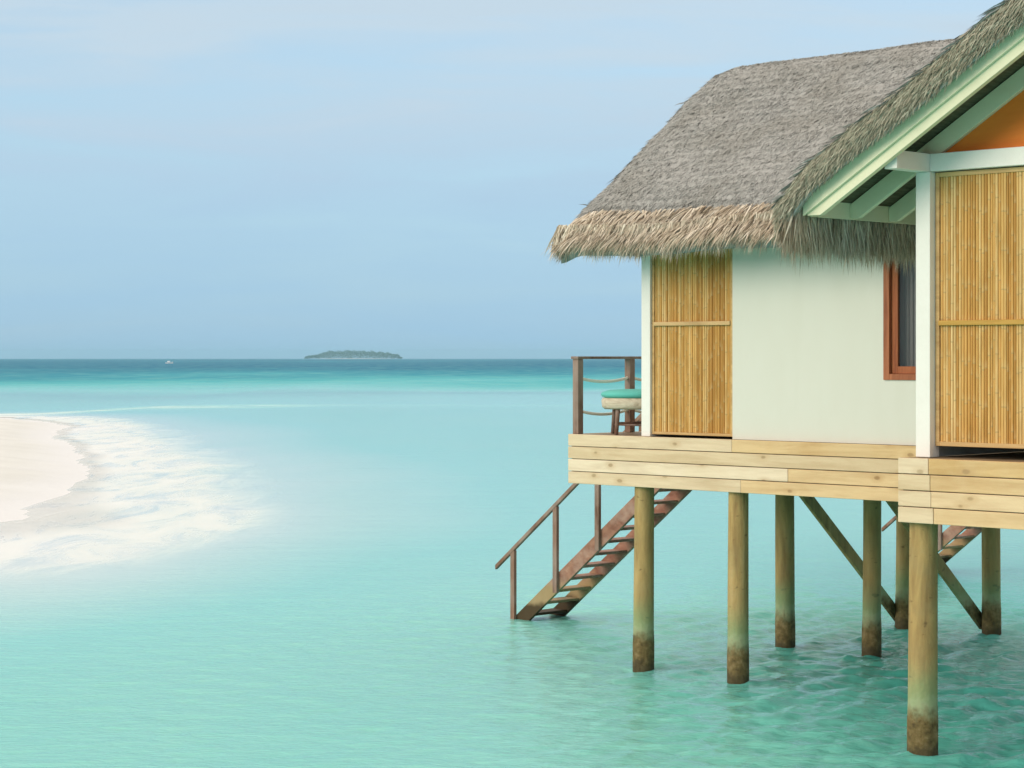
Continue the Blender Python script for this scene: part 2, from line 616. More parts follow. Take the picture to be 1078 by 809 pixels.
def bar_line(x):
    return np.interp(x, [-300, -80, -40, -34, -29, -10, 40, 300], [80, 138, 147, 154, 177, 184, 190, 215]) + 2.0 * vnoise(x / 14, x * 0, 12)


def depth(x, y):
    s = shore_dist(x, y) + 0.9 * vnoise(x / 3.5, y / 7.0, 3) * sstep(400, 100, y) + 0.35 * vnoise(x / 1.0, y / 2.2, 5) * sstep(300, 60, y)
    bed = np.interp(s, [-40, -12, -3, 0, 3, 6, 10, 16, 26], [-0.9, -0.75, -0.28, 0.0, 0.07, 0.19, 0.42, 0.76, 1.08])
    lag = 0.22 * vnoise(x / 9.0, y / 22.0, 8)
    bed = np.where(s > 0, bed + lag * sstep(4, 20, s), bed)
    bed = bed + 1.0 * sstep(0, 8, x) * sstep(60, 30, y) * sstep(5, 20, s) + 0.25 * sstep(-4, 8, x) * sstep(130, 60, y) * sstep(5, 20, s)  # deeper by the house, which also selects the colour stop with painted shade
    tongue = sstep(-1.5, -8.5, x + 0.10 * (y - 40)) * sstep(22, 47, y + 3.5 * vnoise(x / 3, y / 5, 9)) * sstep(70, 50, y)
    bed = np.where(s > 0, bed * (1 - 0.80 * tongue), bed)
    # sandbar along the reef flat, then the drop-off
    edge = bar_line(x)
    bar = np.exp(-((y - edge) / 16.0) ** 2)
    bed = np.where(s > 0, bed * (1 - 0.35 * bar * sstep(0, 3, s)), bed)
    far = y - edge
    bed = bed + np.where(s > -2, 1.0, 0.0) * (2.4 * sstep(0, 170, far) + 1.2 * sstep(120, 350, far) + 5.0 * sstep(330, 900, far))
    pat = vnoise(x / 110, y / 230, 21) * sstep(100, 260, far) + 0.45 * vnoise(x / 30, y / 60, 22) * sstep(20, 120, far)
    return bed + 1.7 * pat


def axis(fine_a, fine_b, step, far_a, far_b, grow=1.09):
    a = list(np.arange(fine_a, fine_b + step / 2, step))
    s, p = step, fine_b
    while p < far_b:
        s *= grow
        p += s
        a.append(p)
    s, p = step, fine_a
    pre = []
    while p > far_a:
        s *= grow
        p -= s
        pre.append(p)
    return np.array(pre[::-1] + a)


RFAR = 9000.0


def sheet(ax, ay):
    X, Y = np.meshgrid(ax, ay)
    nx, ny = len(ax), len(ay)
    i = np.arange(nx * ny).reshape(ny, nx)
    q = np.stack([i[:-1, :-1], i[:-1, 1:], i[1:, 1:], i[1:, :-1]], axis=-1).reshape(-1, 4)
    return X, Y, q


# sand
def mat_sand():
    m, nt, b, _ = new_mat("white_coral_sand")
    q = NT(nt)
    v = q.obj((1, 1, 1), jitter=False)
    c = q.ramp(q.noise(v, 0.35, 6, 0.6), [(0.3, (0.665, 0.655, 0.625)), (0.7, (0.755, 0.745, 0.715))])
    at = q.n("ShaderNodeAttribute", attribute_name="depth")
    wet = q.rng(q.math('ADD', at.outputs["Fac"], q.math('MULTIPLY', q.math('SUBTRACT', q.noise(v, 0.9, 5), 0.5), 0.10)), -0.26, 0.0, 0, 0.75, True)
    c = q.mix(wet, c, (0.76, 0.755, 0.775))
    q.l(c, b.inputs["Base Color"])
    set_rough(b, 0.85, 0.2)
    q.bump(q.noise(v, 2.2, 6, 0.6), 0.4, 0.08, b)
    return m


ax = axis(-45, 16, 0.5, -RFAR * 0.98, RFAR * 0.98, 1.12)
ay = axis(14, 150, 0.6, -300, RFAR * 0.98, 1.12)
X, Y, q4 = sheet(ax, ay)
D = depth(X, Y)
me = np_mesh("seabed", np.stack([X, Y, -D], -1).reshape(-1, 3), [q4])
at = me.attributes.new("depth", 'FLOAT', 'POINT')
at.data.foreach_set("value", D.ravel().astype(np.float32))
o = link(me, "beach_and_seabed", mat_sand(), smooth=True)
o['kind'] = "structure"


def mat_sea():
    m, nt, b, out = new_mat("lagoon_water")
    q = NT(nt)
    v = q.obj((1, 1, 1), jitter=False)
    at = q.n("ShaderNodeAttribute", attribute_name="depth")
    d = at.outputs["Fac"]
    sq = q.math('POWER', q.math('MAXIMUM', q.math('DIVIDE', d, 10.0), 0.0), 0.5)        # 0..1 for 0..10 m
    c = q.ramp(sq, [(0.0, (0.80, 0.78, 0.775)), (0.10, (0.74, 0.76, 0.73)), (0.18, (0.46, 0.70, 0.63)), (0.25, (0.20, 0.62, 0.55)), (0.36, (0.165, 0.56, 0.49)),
                    (0.445, (0.066, 0.37, 0.31)), (0.51, (0.14, 0.55, 0.52)), (0.62, (0.085, 0.43, 0.46)), (0.76, (0.035, 0.25, 0.34)), (0.95, (0.020, 0.145, 0.25))])  # dark teal stop paints in shade and reflection around and under the house
    pv = q.obj((0.05, 0.016, 1), jitter=False)
    c = q.mix(q.rng(q.noise(pv, 3.0, 5, 0.6), 0.42, 0.66, 0, 0.22), c, (0.30, 0.62, 0.52))
    # sandy streaks and foam where the wash thins out
    fv = q.obj((0.55, 0.16, 1), (0, 0, R(-12)), jitter=False)
    fo = q.noise(fv, 1.3, 7, 0.68, 0.8)
    near = q.rng(d, 0.02, 0.24, 0.85, 0.0, True)
    foam = q.math('MULTIPLY', q.rng(fo, 0.34, 0.68), near)
    su_ = q.n("ShaderNodeAttribute", attribute_name="surf")
    f2 = q.noise(q.obj((0.10, 0.35, 1), jitter=False), 2.0, 6, 0.65, 0.5)
    foam = q.math('MAXIMUM', foam, q.math('MULTIPLY', su_.outputs["Fac"], q.rng(f2, 0.36, 0.62)))
    c = q.mix(foam, c, (0.755, 0.775, 0.785))
    q.l(c, b.inputs["Base Color"])
    q.l(q.math("ADD", 0.09, q.math("MULTIPLY", foam, 0.7)), b.inputs["Roughness"])
    b.inputs["IOR"].default_value = 1.33
    q.l(q.math("MULTIPLY", q.rng(d, 2.0, 6.5, 0.5, 0.05), q.math("MULTIPLY", q.rng(d, 0.0, 0.5, 0.12, 1.0), q.rng(foam, 0, 1, 1.0, 0.2))), b.inputs["Specular IOR Level"])
    wv = q.obj((1, 1, 1), (0, 0, R(-20)), jitter=False)
    h1 = q.noise(q.obj((1.0, 2.2, 1), (0, 0, R(-14)), jitter=False), 4.0, 5, 0.6, 0.5)
    h2 = q.noise(q.obj((0.30, 0.75, 1), (0, 0, R(8)), jitter=False), 0.9, 4, 0.5, 0.3)
    hh = q.math('ADD', q.math('MULTIPLY', h1, 0.5), q.math('MULTIPLY', h2, 0.8))
    bp = q.n("ShaderNodeBump")
    bp.inputs["Distance"].default_value = 0.11
    st_ = q.math("ADD", q.rng(d, 0.02, 1.1, 0.10, 0.48), q.rng(d, 2.0, 6.0, 0.0, 3.0))
    q.l(st_, bp.inputs["Strength"])
    q.l(hh, bp.inputs["Height"])
    q.l(bp.outputs[0], b.inputs["Normal"])
    df = q.n("ShaderNodeBsdfDiffuse")                    # far chop: steep little faces show the water's own colour
    q.l(c, df.inputs["Color"])
    md_ = q.n("ShaderNodeMixShader")
    q.l(q.rng(d, 1.9, 4.5, 0.0, 0.8, True), md_.inputs[0])
    q.l(b.outputs[0], md_.inputs[1])
    q.l(df.outputs[0], md_.inputs[2])
    tr = q.n("ShaderNodeBsdfTransparent")
    tr.inputs["Color"].default_value = (0.98, 1.0, 0.995, 1)
    mixs = q.n("ShaderNodeMixShader")
    alpha = q.rng(d, -0.02, 0.03, 0.03, 1.0, True)
    alpha = q.math('MAXIMUM', alpha, q.math('MULTIPLY', foam, 0.85))
    q.l(alpha, mixs.inputs[0])
    q.l(tr.outputs[0], mixs.inputs[1])
    q.l(md_.outputs[0], mixs.inputs[2])
    q.l(mixs.outputs[0], out.inputs["Surface"])
    return m


ax = axis(-3.5, 9.5, 0.05, -RFAR, RFAR, 1.05)
ay = axis(17.5, 34, 0.055, -350, RFAR, 1.045)
X, Y, q4 = sheet(ax, ay)
sx = np.gradient(ax)[None, :] * np.ones_like(Y)
sy = np.gradient(ay)[:, None] * np.ones_like(X)
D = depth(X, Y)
Z = np.zeros_like(X)
calm = 0.45 + 1.6 * sstep(-1, 6, X) * sstep(42, 28, Y) + 0.25 * vnoise(X / 4, Y / 6, 31)
calm = np.clip(calm, 0.15, 2.2) * np.clip(D / 1.0, 0.05, 1)
wr = np.random.default_rng(5)
for _ in range(70):
    lam = 0.20 * (1.1 / 0.20) ** (wr.random() ** 1.1)
    a = R(-80) + wr.normal(0, 0.6)
    k = 2 * math.pi / lam
    amp = 0.0036 * lam ** 0.75 * wr.uniform(0.6, 1.3)
    fade = sstep(2.5, 4.5, lam / np.maximum(sx * abs(math.cos(a)), sy * abs(math.sin(a))))
    wob = 0.7 * vnoise(X / (lam * 3), Y / (lam * 3), int(wr.integers(1e6)))
    Z += fade * amp * np.sin(k * (X * math.cos(a) + Y * math.sin(a)) + wr.uniform(0, 6.28) + 1.8 * wob)
Z = Z * calm
for pu, pv_, pr in STILTS:                       # small rings where the water laps the stilts
    w_ = uv_to_world(pu, pv_)
    rr = np.hypot(X - w_.x, Y - w_.y) - pr
    Z += 0.010 * np.cos(rr * 22 + 0.8 * vnoise(X * 3, Y * 3, 2)) * np.exp(-np.clip(rr, 0, 50) / 0.30)
me = np_mesh("water", np.stack([X, Y, Z], -1).reshape(-1, 3), [q4])
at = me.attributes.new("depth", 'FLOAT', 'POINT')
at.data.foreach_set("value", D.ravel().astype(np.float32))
far_ = Y - bar_line(X)
surf = np.exp(-((far_ + 2.0) / np.where(far_ > -2, 2.0, 7.0)) ** 2) * (0.10 + 0.90 * sstep(-12, -30, X)) * sstep(-1.0, 0.5, shore_dist(X, Y))
at = me.attributes.new("surf", 'FLOAT', 'POINT')
at.data.foreach_set("value", surf.ravel().astype(np.float32))
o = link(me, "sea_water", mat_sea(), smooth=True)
o['kind'] = "structure"

# ------------------------------------------------------------------ far island and boat
IY = 8400.0
IK = IY / 4200.0


def pxx(px, y):
    return (px - 539.0) / F_PX * y


mi, nti, bi, _ = new_mat("island_sand")
bi.inputs["Base Color"].default_value = (0.6, 0.56, 0.47, 1)
set_rough(bi, 0.9)
ix0, ix1 = pxx(319, IY), pxx(425, IY)
icx, irx = (ix0 + ix1) / 2, (ix1 - ix0) / 2
vs, fs = [], []
NR, NA = 6, 48
for r in range(NR + 1):
    t = r / NR
    for a in range(NA):
        an = 2 * math.pi * a / NA
        w = 1 + 0.05 * math.sin(3 * an + 1)
        vs.append((icx + irx * t * w * math.cos(an), IY + 55 * IK * t * w * math.sin(an), (1.6 * (1 - t ** 3) - 0.6) * IK))
for r in range(NR):
    for a in range(NA):
        fs.append((r * NA + a, r * NA + (a + 1) % NA, (r + 1) * NA + (a + 1) % NA, (r + 1) * NA + a))
mb = MB()
mb.add(vs, fs)
o = mb.build("island_ground", mi, smooth=True)
o['kind'] = "structure"

ml, ntl, bl, _ = new_mat("island_foliage")
q = NT(ntl)
g = q.n("ShaderNodeNewGeometry")
q.l(q.ramp(g.outputs["Random Per Island"], [(0, (0.025, 0.055, 0.022)), (1, (0.075, 0.12, 0.045))]), bl.inputs["Base Color"])
set_rough(bl, 0.7)
ncl = 5200
tx = rng.uniform(-1, 1, ncl)
prof = np.interp(tx, [-1, -0.93, -0.72, -0.55, -0.1, 0.35, 0.62, 0.9, 1.0], [1, 5, 7, 13, 14.5, 13, 11.5, 7.5, 1.5])
prof *= 1 + 0.10 * np.sin(tx * 37) + 0.08 * np.sin(tx * 83 + 1) + 0.06 * np.sin(tx * 171)
hy = np.sqrt(np.clip(1 - tx ** 2, 0, 1)) * 46 * IK
tz = (0.8 + prof * rng.random(ncl) ** 0.6) * IK
P = np.stack([icx + tx * irx * 0.97, IY + hy * rng.uniform(-1, 1, ncl), tz], -1)
a = rng.normal(0, 1, (ncl, 3))
a /= np.linalg.norm(a, axis=1, keepdims=True)
bb = np.cross(a, rng.normal(0, 1, (ncl, 3)))
bb /= np.linalg.norm(bb, axis=1, keepdims=True)
sz = rng.uniform(0.6, 1.7, (ncl, 1)) * IK
V = np.stack([P - a * sz, P - bb * sz * .7, P + a * sz, P + bb * sz * .7], 1).reshape(-1, 3)
V[:, 2] = np.maximum(V[:, 2], 0.3)
me = np_mesh("island_treeline", V, [(np.arange(ncl) * 4)[:, None] + np.arange(4)[None]])
o = link(me, "island_treeline", ml)
o['kind'] = "stuff"

by_ = 1500.0
boat = bpy.data.objects.new("motor_boat", None)
COL.objects.link(boat)
boat.location = (pxx(178, by_), by_, 0)
boat.rotation_euler = (0, 0, R(12))
boat['label'] = "tiny white motor boat far out on the dark blue water near the horizon"
boat['category'] = "boat"
mw = mat_paint("white_hull", (0.82, 0.83, 0.84), (0.6, 0.6, 0.6), 0.1)
mb = MB()
st = [(-2.6, 0.85, 0.9), (-1.0, 1.0, 0.95), (0.8, 0.9, 1.05), (2.0, 0.5, 1.2), (2.9, 0.04, 1.35)]
vs = []
for x, w, h in st:
    vs += [(x, -w, h), (x * 0.94, -w * 0.65, -0.15), (x * 0.94, w * 0.65, -0.15), (x, w, h)]
fs = [(i * 4 + k, i * 4 + k + 1, i * 4 + k + 5, i * 4 + k + 4) for i in range(4) for k in range(3)]
fs += [(i * 4 + 3, i * 4, i * 4 + 4, i * 4 + 7) for i in range(4)] + [(0, 1, 2, 3), (16, 19, 18, 17)]
mb.add(vs, fs)
mb.build("hull", mw, boat)
MB().box((-1.2, -0.65, 1.0), (0.7, 0.65, 1.9)).build("cabin", mw, boat, bevel=0.1)

# ------------------------------------------------------------------ sea air
HX, HY0, HY1 = 9200.0, -400.0, 9200.0
mh = bpy.data.materials.new("sea_air")
mh.use_nodes = True
nth = mh.node_tree
for n_ in list(nth.nodes):
    nth.nodes.remove(n_)
oh = nth.nodes.new("ShaderNodeOutputMaterial")
pvn = nth.nodes.new("ShaderNodeVolumePrincipled")
pvn.inputs["Color"].default_value = (0.45, 0.82, 1.0, 1)
pvn.inputs["Density"].default_value = HAZE
nth.links.new(pvn.outputs[0], oh.inputs["Volume"])
if HAZE > 0:
    mbh = MB()
    mbh.box((-HX, HY0, -20.0), (HX, HY1, 32.0))
    o = mbh.build("haze", mh)
    o['kind'] = "stuff"

# ------------------------------------------------------------------ wooden deck on stilts
DK = (3.0, 3.0, 0.0)
deck = thing("stilted_deck", "pine boarded deck raised on round log stilts above the turquoise water", "deck", *DK)
FH = 0.654                      # height of the fascia
BT = 0.036                      # board thickness
PU0, PU1, PV0 = 6.94, 12.4, -2.51
DU1, DV1 = 12.4, 6.9
mb = MB()
n = 70
for i in range(n):
    a = BT + (DU1 - 2 * BT) * i / n
    mb.box((a, BT + 0.002, DECK - 0.036), (a + (DU1 - 2 * BT) / n - 0.008, DV1, DECK - 0.004))
n = 30
for i in range(n):
    a = PU0 + BT + (PU1 - PU0 - 2 * BT) * i / n
    mb.box((a, PV0 + BT + 0.002, DECK - 0.036), (a + (PU1 - PU0 - 2 * BT) / n - 0.008, 0.0, DECK - 0.004))
mb.build("deck_floor", M['floor'], deck, DK)


def fascia(u0, u1, v, joints, side=False, key=None):
    """four stacked boards with staggered butt joints; v is the outer face"""
    h = FH / 4
    for r in range(4):
        z1 = DECK - r * h
        cuts = [u0] + sorted(joints[r]) + [u1]
        for a, b_ in zip(cuts[:-1], cuts[1:]):
            g = 0.002
            off = rnd.uniform(-0.003, 0.003)
            mb = MB()
            if side:
                mb.box((v + off, a + g, z1 - h + 0.009), (v + BT, b_ - g, z1))
            else:
                mb.box((a + g, v + off, z1 - h + 0.009), (b_ - g, v + BT, z1))
            mat = M['pine_l'] if (key and key(a, b_, r)) else M['pine']
            mb.build("fascia_board", mat, deck, DK, bevel=0.006)


fascia(0.0, DU1, 0.0, [[2.76, 7.4], [6.2, 9.0], [3.62, 8.0], [2.9, 9.6]],
       key=lambda a, b_, r: (a + b_) / 2 < 3.2)
fascia(PU0, PU1, PV0, [[7.30, 9.4], [7.32, 10.1], [7.33, 9.0], [7.36, 10.6]], key=lambda a, b_, r: a < 7.0)
fascia(BT + 0.003, DV1, 0.0, [[2.4, 4.6], [3.1, 5.4], [2.0, 4.4], [3.6]], side=True)
fascia(PV0 + BT + 0.003, -0.003, PU0, [[], [], [], []], side=True)


for a_, b_ in (((BT + 0.002, BT + 0.001, DECK - FH + 0.012), (PU0 - 0.01, BT + 0.045, DECK - 0.04)),
               ((PU0 + BT + 0.002, PV0 + BT + 0.001, DECK - FH + 0.012), (PU1 - 0.01, PV0 + BT + 0.045, DECK - 0.04)),
               ((BT + 0.002, BT + 0.048, DECK - FH + 0.012), (BT + 0.047, DV1 - 0.01, DECK - 0.04))):
    MB().box(a_, b_).build("gap_backing", M['brown'], deck, DK)  # dark boards added behind the fascia to block light through its gaps


def stilt(u, v, r, top):
    mb = MB()
    N, K = 26, 16
    k0 = rnd.random() * 6
    pts, rad = [], []
    for i in range(N + 1):
        t = i / N
        z = -1.9 + (top + 1.9) * t
        pts.append((u + 0.010 * math.sin(3 * t + k0), v + 0.010 * math.cos(2.3 * t + k0), z))
        rad.append(r * (1.04 - 0.07 * t) * (1 + 0.012 * math.sin(9 * t + k0)) + (0.007 if z < 0.45 else 0))
    mb.tube(pts, rad, K)
    mb.build("stilt", M['stilt'], deck, DK, smooth=True)


TOP = DECK - 0.04
for u, v, r in STILTS:
    stilt(u, v, r, TOP)


def brace(p, q_):
    mb = MB()
    p, q_ = Vector(p), Vector(q_)
    t = (q_ - p).normalized()
    s = t.cross(Vector((0, 0, 1))).normalized()
    w = s.cross(t).normalized()
    vs = [e + s * a * 0.028 + w * b_ * 0.088 for e in (p, q_) for a, b_ in ((-1, -1), (1, -1), (1, 1), (-1, 1))]
    mb.add(vs, [(0, 1, 2, 3), (7, 6, 5, 4), (0, 4, 5, 1), (1, 5, 6, 2), (2, 6, 7, 3), (3, 7, 4, 0)])
    mb.build("brace", M['stilt'], deck, DK, bevel=0.005)


brace((1.00, 3.05, 2.70), (0.83, 6.30, 0.12))
brace((2.27, 3.30, 2.70), (2.20, 6.45, 0.12))

# ------------------------------------------------------------------ railing on the left edge of the deck
RL = (0.08, 1.2, DECK)
rail = thing("deck_railing", "brown timber railing with two white ropes on the open left end of the deck", "railing", *RL)
for v in (0.10, 1.12, 2.15):
    MB().box((0.035, v - 0.05, DECK), (0.135, v + 0.05, DECK + 0.985)).build("post", M['brown'], rail, RL, bevel=0.006)
MB().box((0.02, 0.03, DECK + 0.985), (0.15, 2.22, DECK + 1.02)).build("top_rail", M['brown'], rail, RL, bevel=0.006)
for hz, sag in ((0.74, 0.055), (0.31, 0.06)):
    mb = MB()
    pts = []
    for a, b_ in ((0.10, 1.12), (1.12, 2.15)):
        for i in range(13):
            t = i / 12
            if pts and i == 0:
                continue
            pts.append((0.085, a + (b_ - a) * t, DECK + hz - 4 * sag * t * (1 - t)))
    mb.tube(pts, 0.02, 8)
    mb.build("rope", M['rope'], rail, RL, smooth=True)

# ------------------------------------------------------------------ cushioned stool behind the railing
ST = (0.66, 0.60, DECK)
st_o = thing("round_stool", "round rattan stool with a turquoise cushion behind the rope railing", "stool", *ST)
MB().lathe([(0.0, 3.475), (0.40, 3.475), (0.445, 3.495), (0.465, 3.52), (0.445, 3.55), (0.36, 3.577), (0.18, 3.59), (0.0, 3.59)], 40, ST[:2]).build("cushion", M['cushion'], st_o, ST, smooth=True)
MB().lathe([(0.30, 3.39), (0.36, 3.37), (0.415, 3.33), (0.445, 3.36), (0.455, 3.44), (0.44, 3.475), (0.0, 3.475), (0.0, 3.42)], 40, ST[:2]).build("seat_frame", M['rattan'], st_o, ST, smooth=True)
for k in range(4):
    an = R(90 * k + 2)
    c, s = math.cos(an), math.sin(an)
    MB().tube([(ST[0] + 0.36 * c, ST[1] + 0.36 * s, 3.40), (ST[0] + 0.40 * c, ST[1] + 0.40 * s, 3.0)], [0.032, 0.026], 10).build("leg", M['brown'], st_o, ST, smooth=True)
for k in range(2):
    an = R(90 * k + 2)
    c, s = math.cos(an) * 0.38, math.sin(an) * 0.38
    MB().tube([(ST[0] - c, ST[1] - s, 3.12 + .03 * k), (ST[0] + c, ST[1] + s, 3.12 + .03 * k)], 0.016, 8).build("stretcher", M['brown'], st_o, ST, smooth=True)

# ------------------------------------------------------------------ stairs down into the water
SV0, SV1 = 2.88, 3.64
SB = (-3.80, (SV0 + SV1) / 2, 0.0)
stairs = thing("water_stairs", "weathered red brown stairs with one handrail, nearer flight, descending left into the sea", "stairs", *SB,
               group="stairs from the villas down to the water")
SL = 0.80
U0, Z0 = -3.90, -0.02


def zs(u):
    return Z0 + SL * (u - U0)


for v in (SV0, SV1):
    mb = MB()
    ub, ut = -4.15, -0.12
    mb.prism_uz([(ub, zs(ub)), (ut, zs(ut)), (ut, zs(ut) - 0.27), (ub + 0.05, zs(ub) - 0.24)], v - 0.03, v + 0.03)
    mb.build("stringer", M['stringer'], stairs, SB, bevel=0.006)
for i in range(14):
    z = 0.14 + 0.20 * i
    u = U0 + (z - Z0) / SL + 0.12
    MB().box((u - 0.16, SV0 + 0.032, z - 0.075), (u + 0.13, SV1 - 0.032, z - 0.035)).build("tread", M['stringer'], stairs, SB, bevel=0.005)


def zh(u):
    return 1.10 + SL * (u + 3.83)


mb = MB()
mb.prism_uz([(-4.20, zh(-4.20)), (-0.25, zh(-0.25)), (-0.25, zh(-0.25) - 0.075), (-4.20, zh(-4.20) - 0.075)], SV0 - 0.095, SV0 - 0.035)
mb.build("handrail", M['brown'], stairs, SB, bevel=0.008)
for u in (-3.83, -2.93, -2.07, -1.2):
    MB().box((u - 0.042, SV0 - 0.090, max(zs(u) - 0.29, -0.4)), (u + 0.042, SV0 - 0.032, zh(u) - 0.05)).build("baluster", M['brown'], stairs, SB, bevel=0.005)


def copy_tree(o, parent=None):
    c = o.copy()
    COL.objects.link(c)
    if parent:
        c.parent = parent
    for ch in o.children:
        copy_tree(ch, c)
    return c


st2 = copy_tree(stairs)
st2.location = uv_to_world(SB[0], SB[1] + 10.2, 0.0)
st2['label'] = "smaller distant stairs glimpsed between the stilts behind the thick front corner stilt"

# ------------------------------------------------------------------ the villa
VL = (6.0, 3.0, DECK)
villa = thing("overwater_villa", "pale green villa with grey thatched roof and gabled porch standing on the deck", "villa", *VL)
WV = 0.10               # front wall plane
WT = 0.14
WU0, WU1, WV1 = 1.234, 12.0, 5.1
WTOP = 5.86
DU0, DU1_ = 1.372, 2.69
WIN = (4.95, 5.98, 3.745, 5.42)
ROOF = (-0.60, 5.62, 2.615, 8.10)      # front eave v,z of the slab top, ridge v,z


def roof_z(v):
    v0, z0, v1, z1 = ROOF
    return z0 + (z1 - z0) * (v - v0) / (v1 - v0) if v <= v1 else z0 + (z1 - z0) * (2 * v1 - v - v0) / (v1 - v0)


mb = MB()
zb = DECK + 0.001
mb.box((DU1_, WV, zb), (WIN[0], WV + WT, WTOP))
mb.box((WIN[0], WV, zb), (WIN[1], WV + WT, WIN[2]))
mb.box((WIN[0], WV, WIN[3]), (WIN[1], WV + WT, WTOP))
mb.box((WIN[1], WV, zb), (WU1, WV + WT, WTOP))
mb.box((DU0, WV, 5.56), (DU1_, WV + WT, WTOP))
mb.box((WU0, WV + WT + 0.002, zb), (WU0 + WT, WV1 - WT, WTOP))
mb.box((WU1 - WT, WV + WT + 0.002, zb), (WU1, WV1 - WT, WTOP))
mb.box((WU0, WV1 - WT + 0.002, zb), (WU1, WV1, WTOP))
for ua, ub in ((WU0, WU0 + WT), (WU1 - WT, WU1)):
    mb.prism_vz([(WV, WTOP + 0.001), (WV1, WTOP + 0.001), (ROOF[2], roof_z(ROOF[2]) - 0.30)], ua, ub)
mb.build("wall", M['wall'], villa, VL)
MB().box((WU0 - 0.012, WV - 0.03, zb), (DU0 - 0.002, WV + WT - 0.005, WTOP)).build("corner_post", M['white'], villa, VL, bevel=0.006)


def cane_panel(name, u0, u1, z0, z1, v, parent_label, rail_z, fr=0.035, bot=None):
    """a framed screen of vertical split canes with a middle rail"""
    mb = MB()
    u = u0 + fr
    while u < u1 - fr - 0.004:
        d = rnd.uniform(0.020, 0.036)
        if u + d > u1 - fr:
            d = u1 - fr - u
        cu, r = u + d / 2, d / 2
        vv = v + rnd.uniform(-0.004, 0.004)
        prof = [(cu - r, vv + 0.004), (cu - r * 0.82, vv - r * 0.57), (cu - r * 0.3, vv - r * 0.95), (cu + r * 0.3, vv - r * 0.95), (cu + r * 0.82, vv - r * 0.57), (cu + r, vv + 0.004)]
        za, zb_ = z0 + fr + rnd.uniform(-.008, .004), z1 - fr
        vs = [(a, b_, za) for a, b_ in prof] + [(a, b_, zb_) for a, b_ in prof]
        mb.add(vs, [(i, i + 1, i + 7, i + 6) for i in range(5)] + [(5, 4, 3, 2, 1, 0), (6, 7, 8, 9, 10, 11), (0, 6, 11, 5)])
        u += d + 0.001
    p = mb.build(name, M['cane'], villa, VL)
    f = MB()
    f.box((u0, v - 0.030, z0), (u0 + fr, v + 0.03, z1))
    f.box((u1 - fr, v - 0.030, z0), (u1, v + 0.03, z1))
    f.box((u0 + fr, v - 0.028, z0), (u1 - fr, v + 0.03, z0 + fr))
    f.box((u0 + fr, v - 0.028, z1 - fr), (u1 - fr, v + 0.03, z1))
    f.build("frame", M['rail_golden'], p, VL, bevel=0.004)
    MB().box((u0 + fr, v - 0.048, rail_z - 0.026), (u1 - fr, v - 0.016, rail_z + 0.026)).build("middle_rail", M['rail_golden'], p, VL, bevel=0.008)
    MB().box((u0 + 0.01, v + 0.012, z0 + 0.01), (u1 - 0.01, v + 0.022, z1 - 0.01)).build("backing", M['rail_golden'], p, VL)
    return p


d_o = cane_panel("bamboo_door", DU0, DU1_, DECK + 0.03, 5.555, WV + 0.035, None, 4.43)
# window
w0, w1, wz0, wz1 = WIN
mb = MB()
fo = 0.07
mb.box((w0 - 0.012, WV - 0.022, wz0), (w0 + fo, WV + 0.10, wz1))
mb.box((w1 - fo, WV - 0.022, wz0), (w1 + 0.012, WV + 0.10, wz1))
mb.box((w0 + fo, WV - 0.020, wz0), (w1 - fo, WV + 0.10, wz0 + fo))
mb.box((w0 + fo, WV - 0.020, wz1 - fo), (w1 - fo, WV + 0.10, wz1))
win = mb.build("window", M['frame_red'], villa, VL, bevel=0.004)
mb = MB()
i0, i1, j0, j1 = w0 + fo + .002, w1 - fo - .002, wz0 + fo + .002, wz1 - fo - .002
sw = 0.085
mb.box((i0, WV + 0.025, j0), (i0 + sw, WV + 0.075, j1))
mb.box((i1 - sw, WV + 0.025, j0), (i1, WV + 0.075, j1))
mb.box((i0 + sw, WV + 0.027, j0), (i1 - sw, WV + 0.075, j0 + sw))
mb.box((i0 + sw, WV + 0.027, j1 - sw), (i1 - sw, WV + 0.075, j1))
mb.build("sash", M['frame_red'], win, VL, bevel=0.004)
MB().box((i0 + sw, WV + 0.048, j0 + sw), (i1 - sw, WV + 0.054, j1 - sw)).build("pane", M['glass'], win, VL)
mb = MB()
cu = i0
k = 0
while cu < i0 + 0.34:
    mb.box((cu, WV + 0.16 + 0.015 * (k % 2), wz0 - 0.1), (cu + 0.028, WV + 0.168 + 0.015 * (k % 2), wz1))
    cu += 0.0285
    k += 1
mb.build("curtain", M['curtain'], win, VL)

# main roof ---------------------------------------------------------
RU0, RU1 = 0.34, 12.9
v0, z0, v1, z1 = ROOF
sl = math.atan2(z1 - z0, v1 - v0)
LEN = math.hypot(z1 - z0, v1 - v0)


def slope_pts(s, t, front=True):
    """s along u, t 0 at the eave .. LEN at the ridge; a slightly uneven surface"""
    h = 0.028 * vnoise(s * 1.3, t * 1.6, 41) + 0.012 * vnoise(s * 5, t * 5, 42)
    h = h - 0.11 * sstep(0.55, 0.0, t)            # rolls over at the eave
    h = h - 0.10 * sstep(RU0 + 0.45, RU0, s) - 0.06 * sstep(RU1 - 0.3, RU1, s)
    vv = v0 + t * math.cos(sl) - h * math.sin(sl)
    zz = z0 + t * math.sin(sl) + h * math.cos(sl) - 0.09 * sstep(LEN - 0.5, LEN, t)
    vv = vv + h * math.sin(sl) * sstep(LEN - 0.5, LEN, t)
    if not front:
        vv = 2 * v1 - vv
    return np.stack([s, vv, zz], -1)


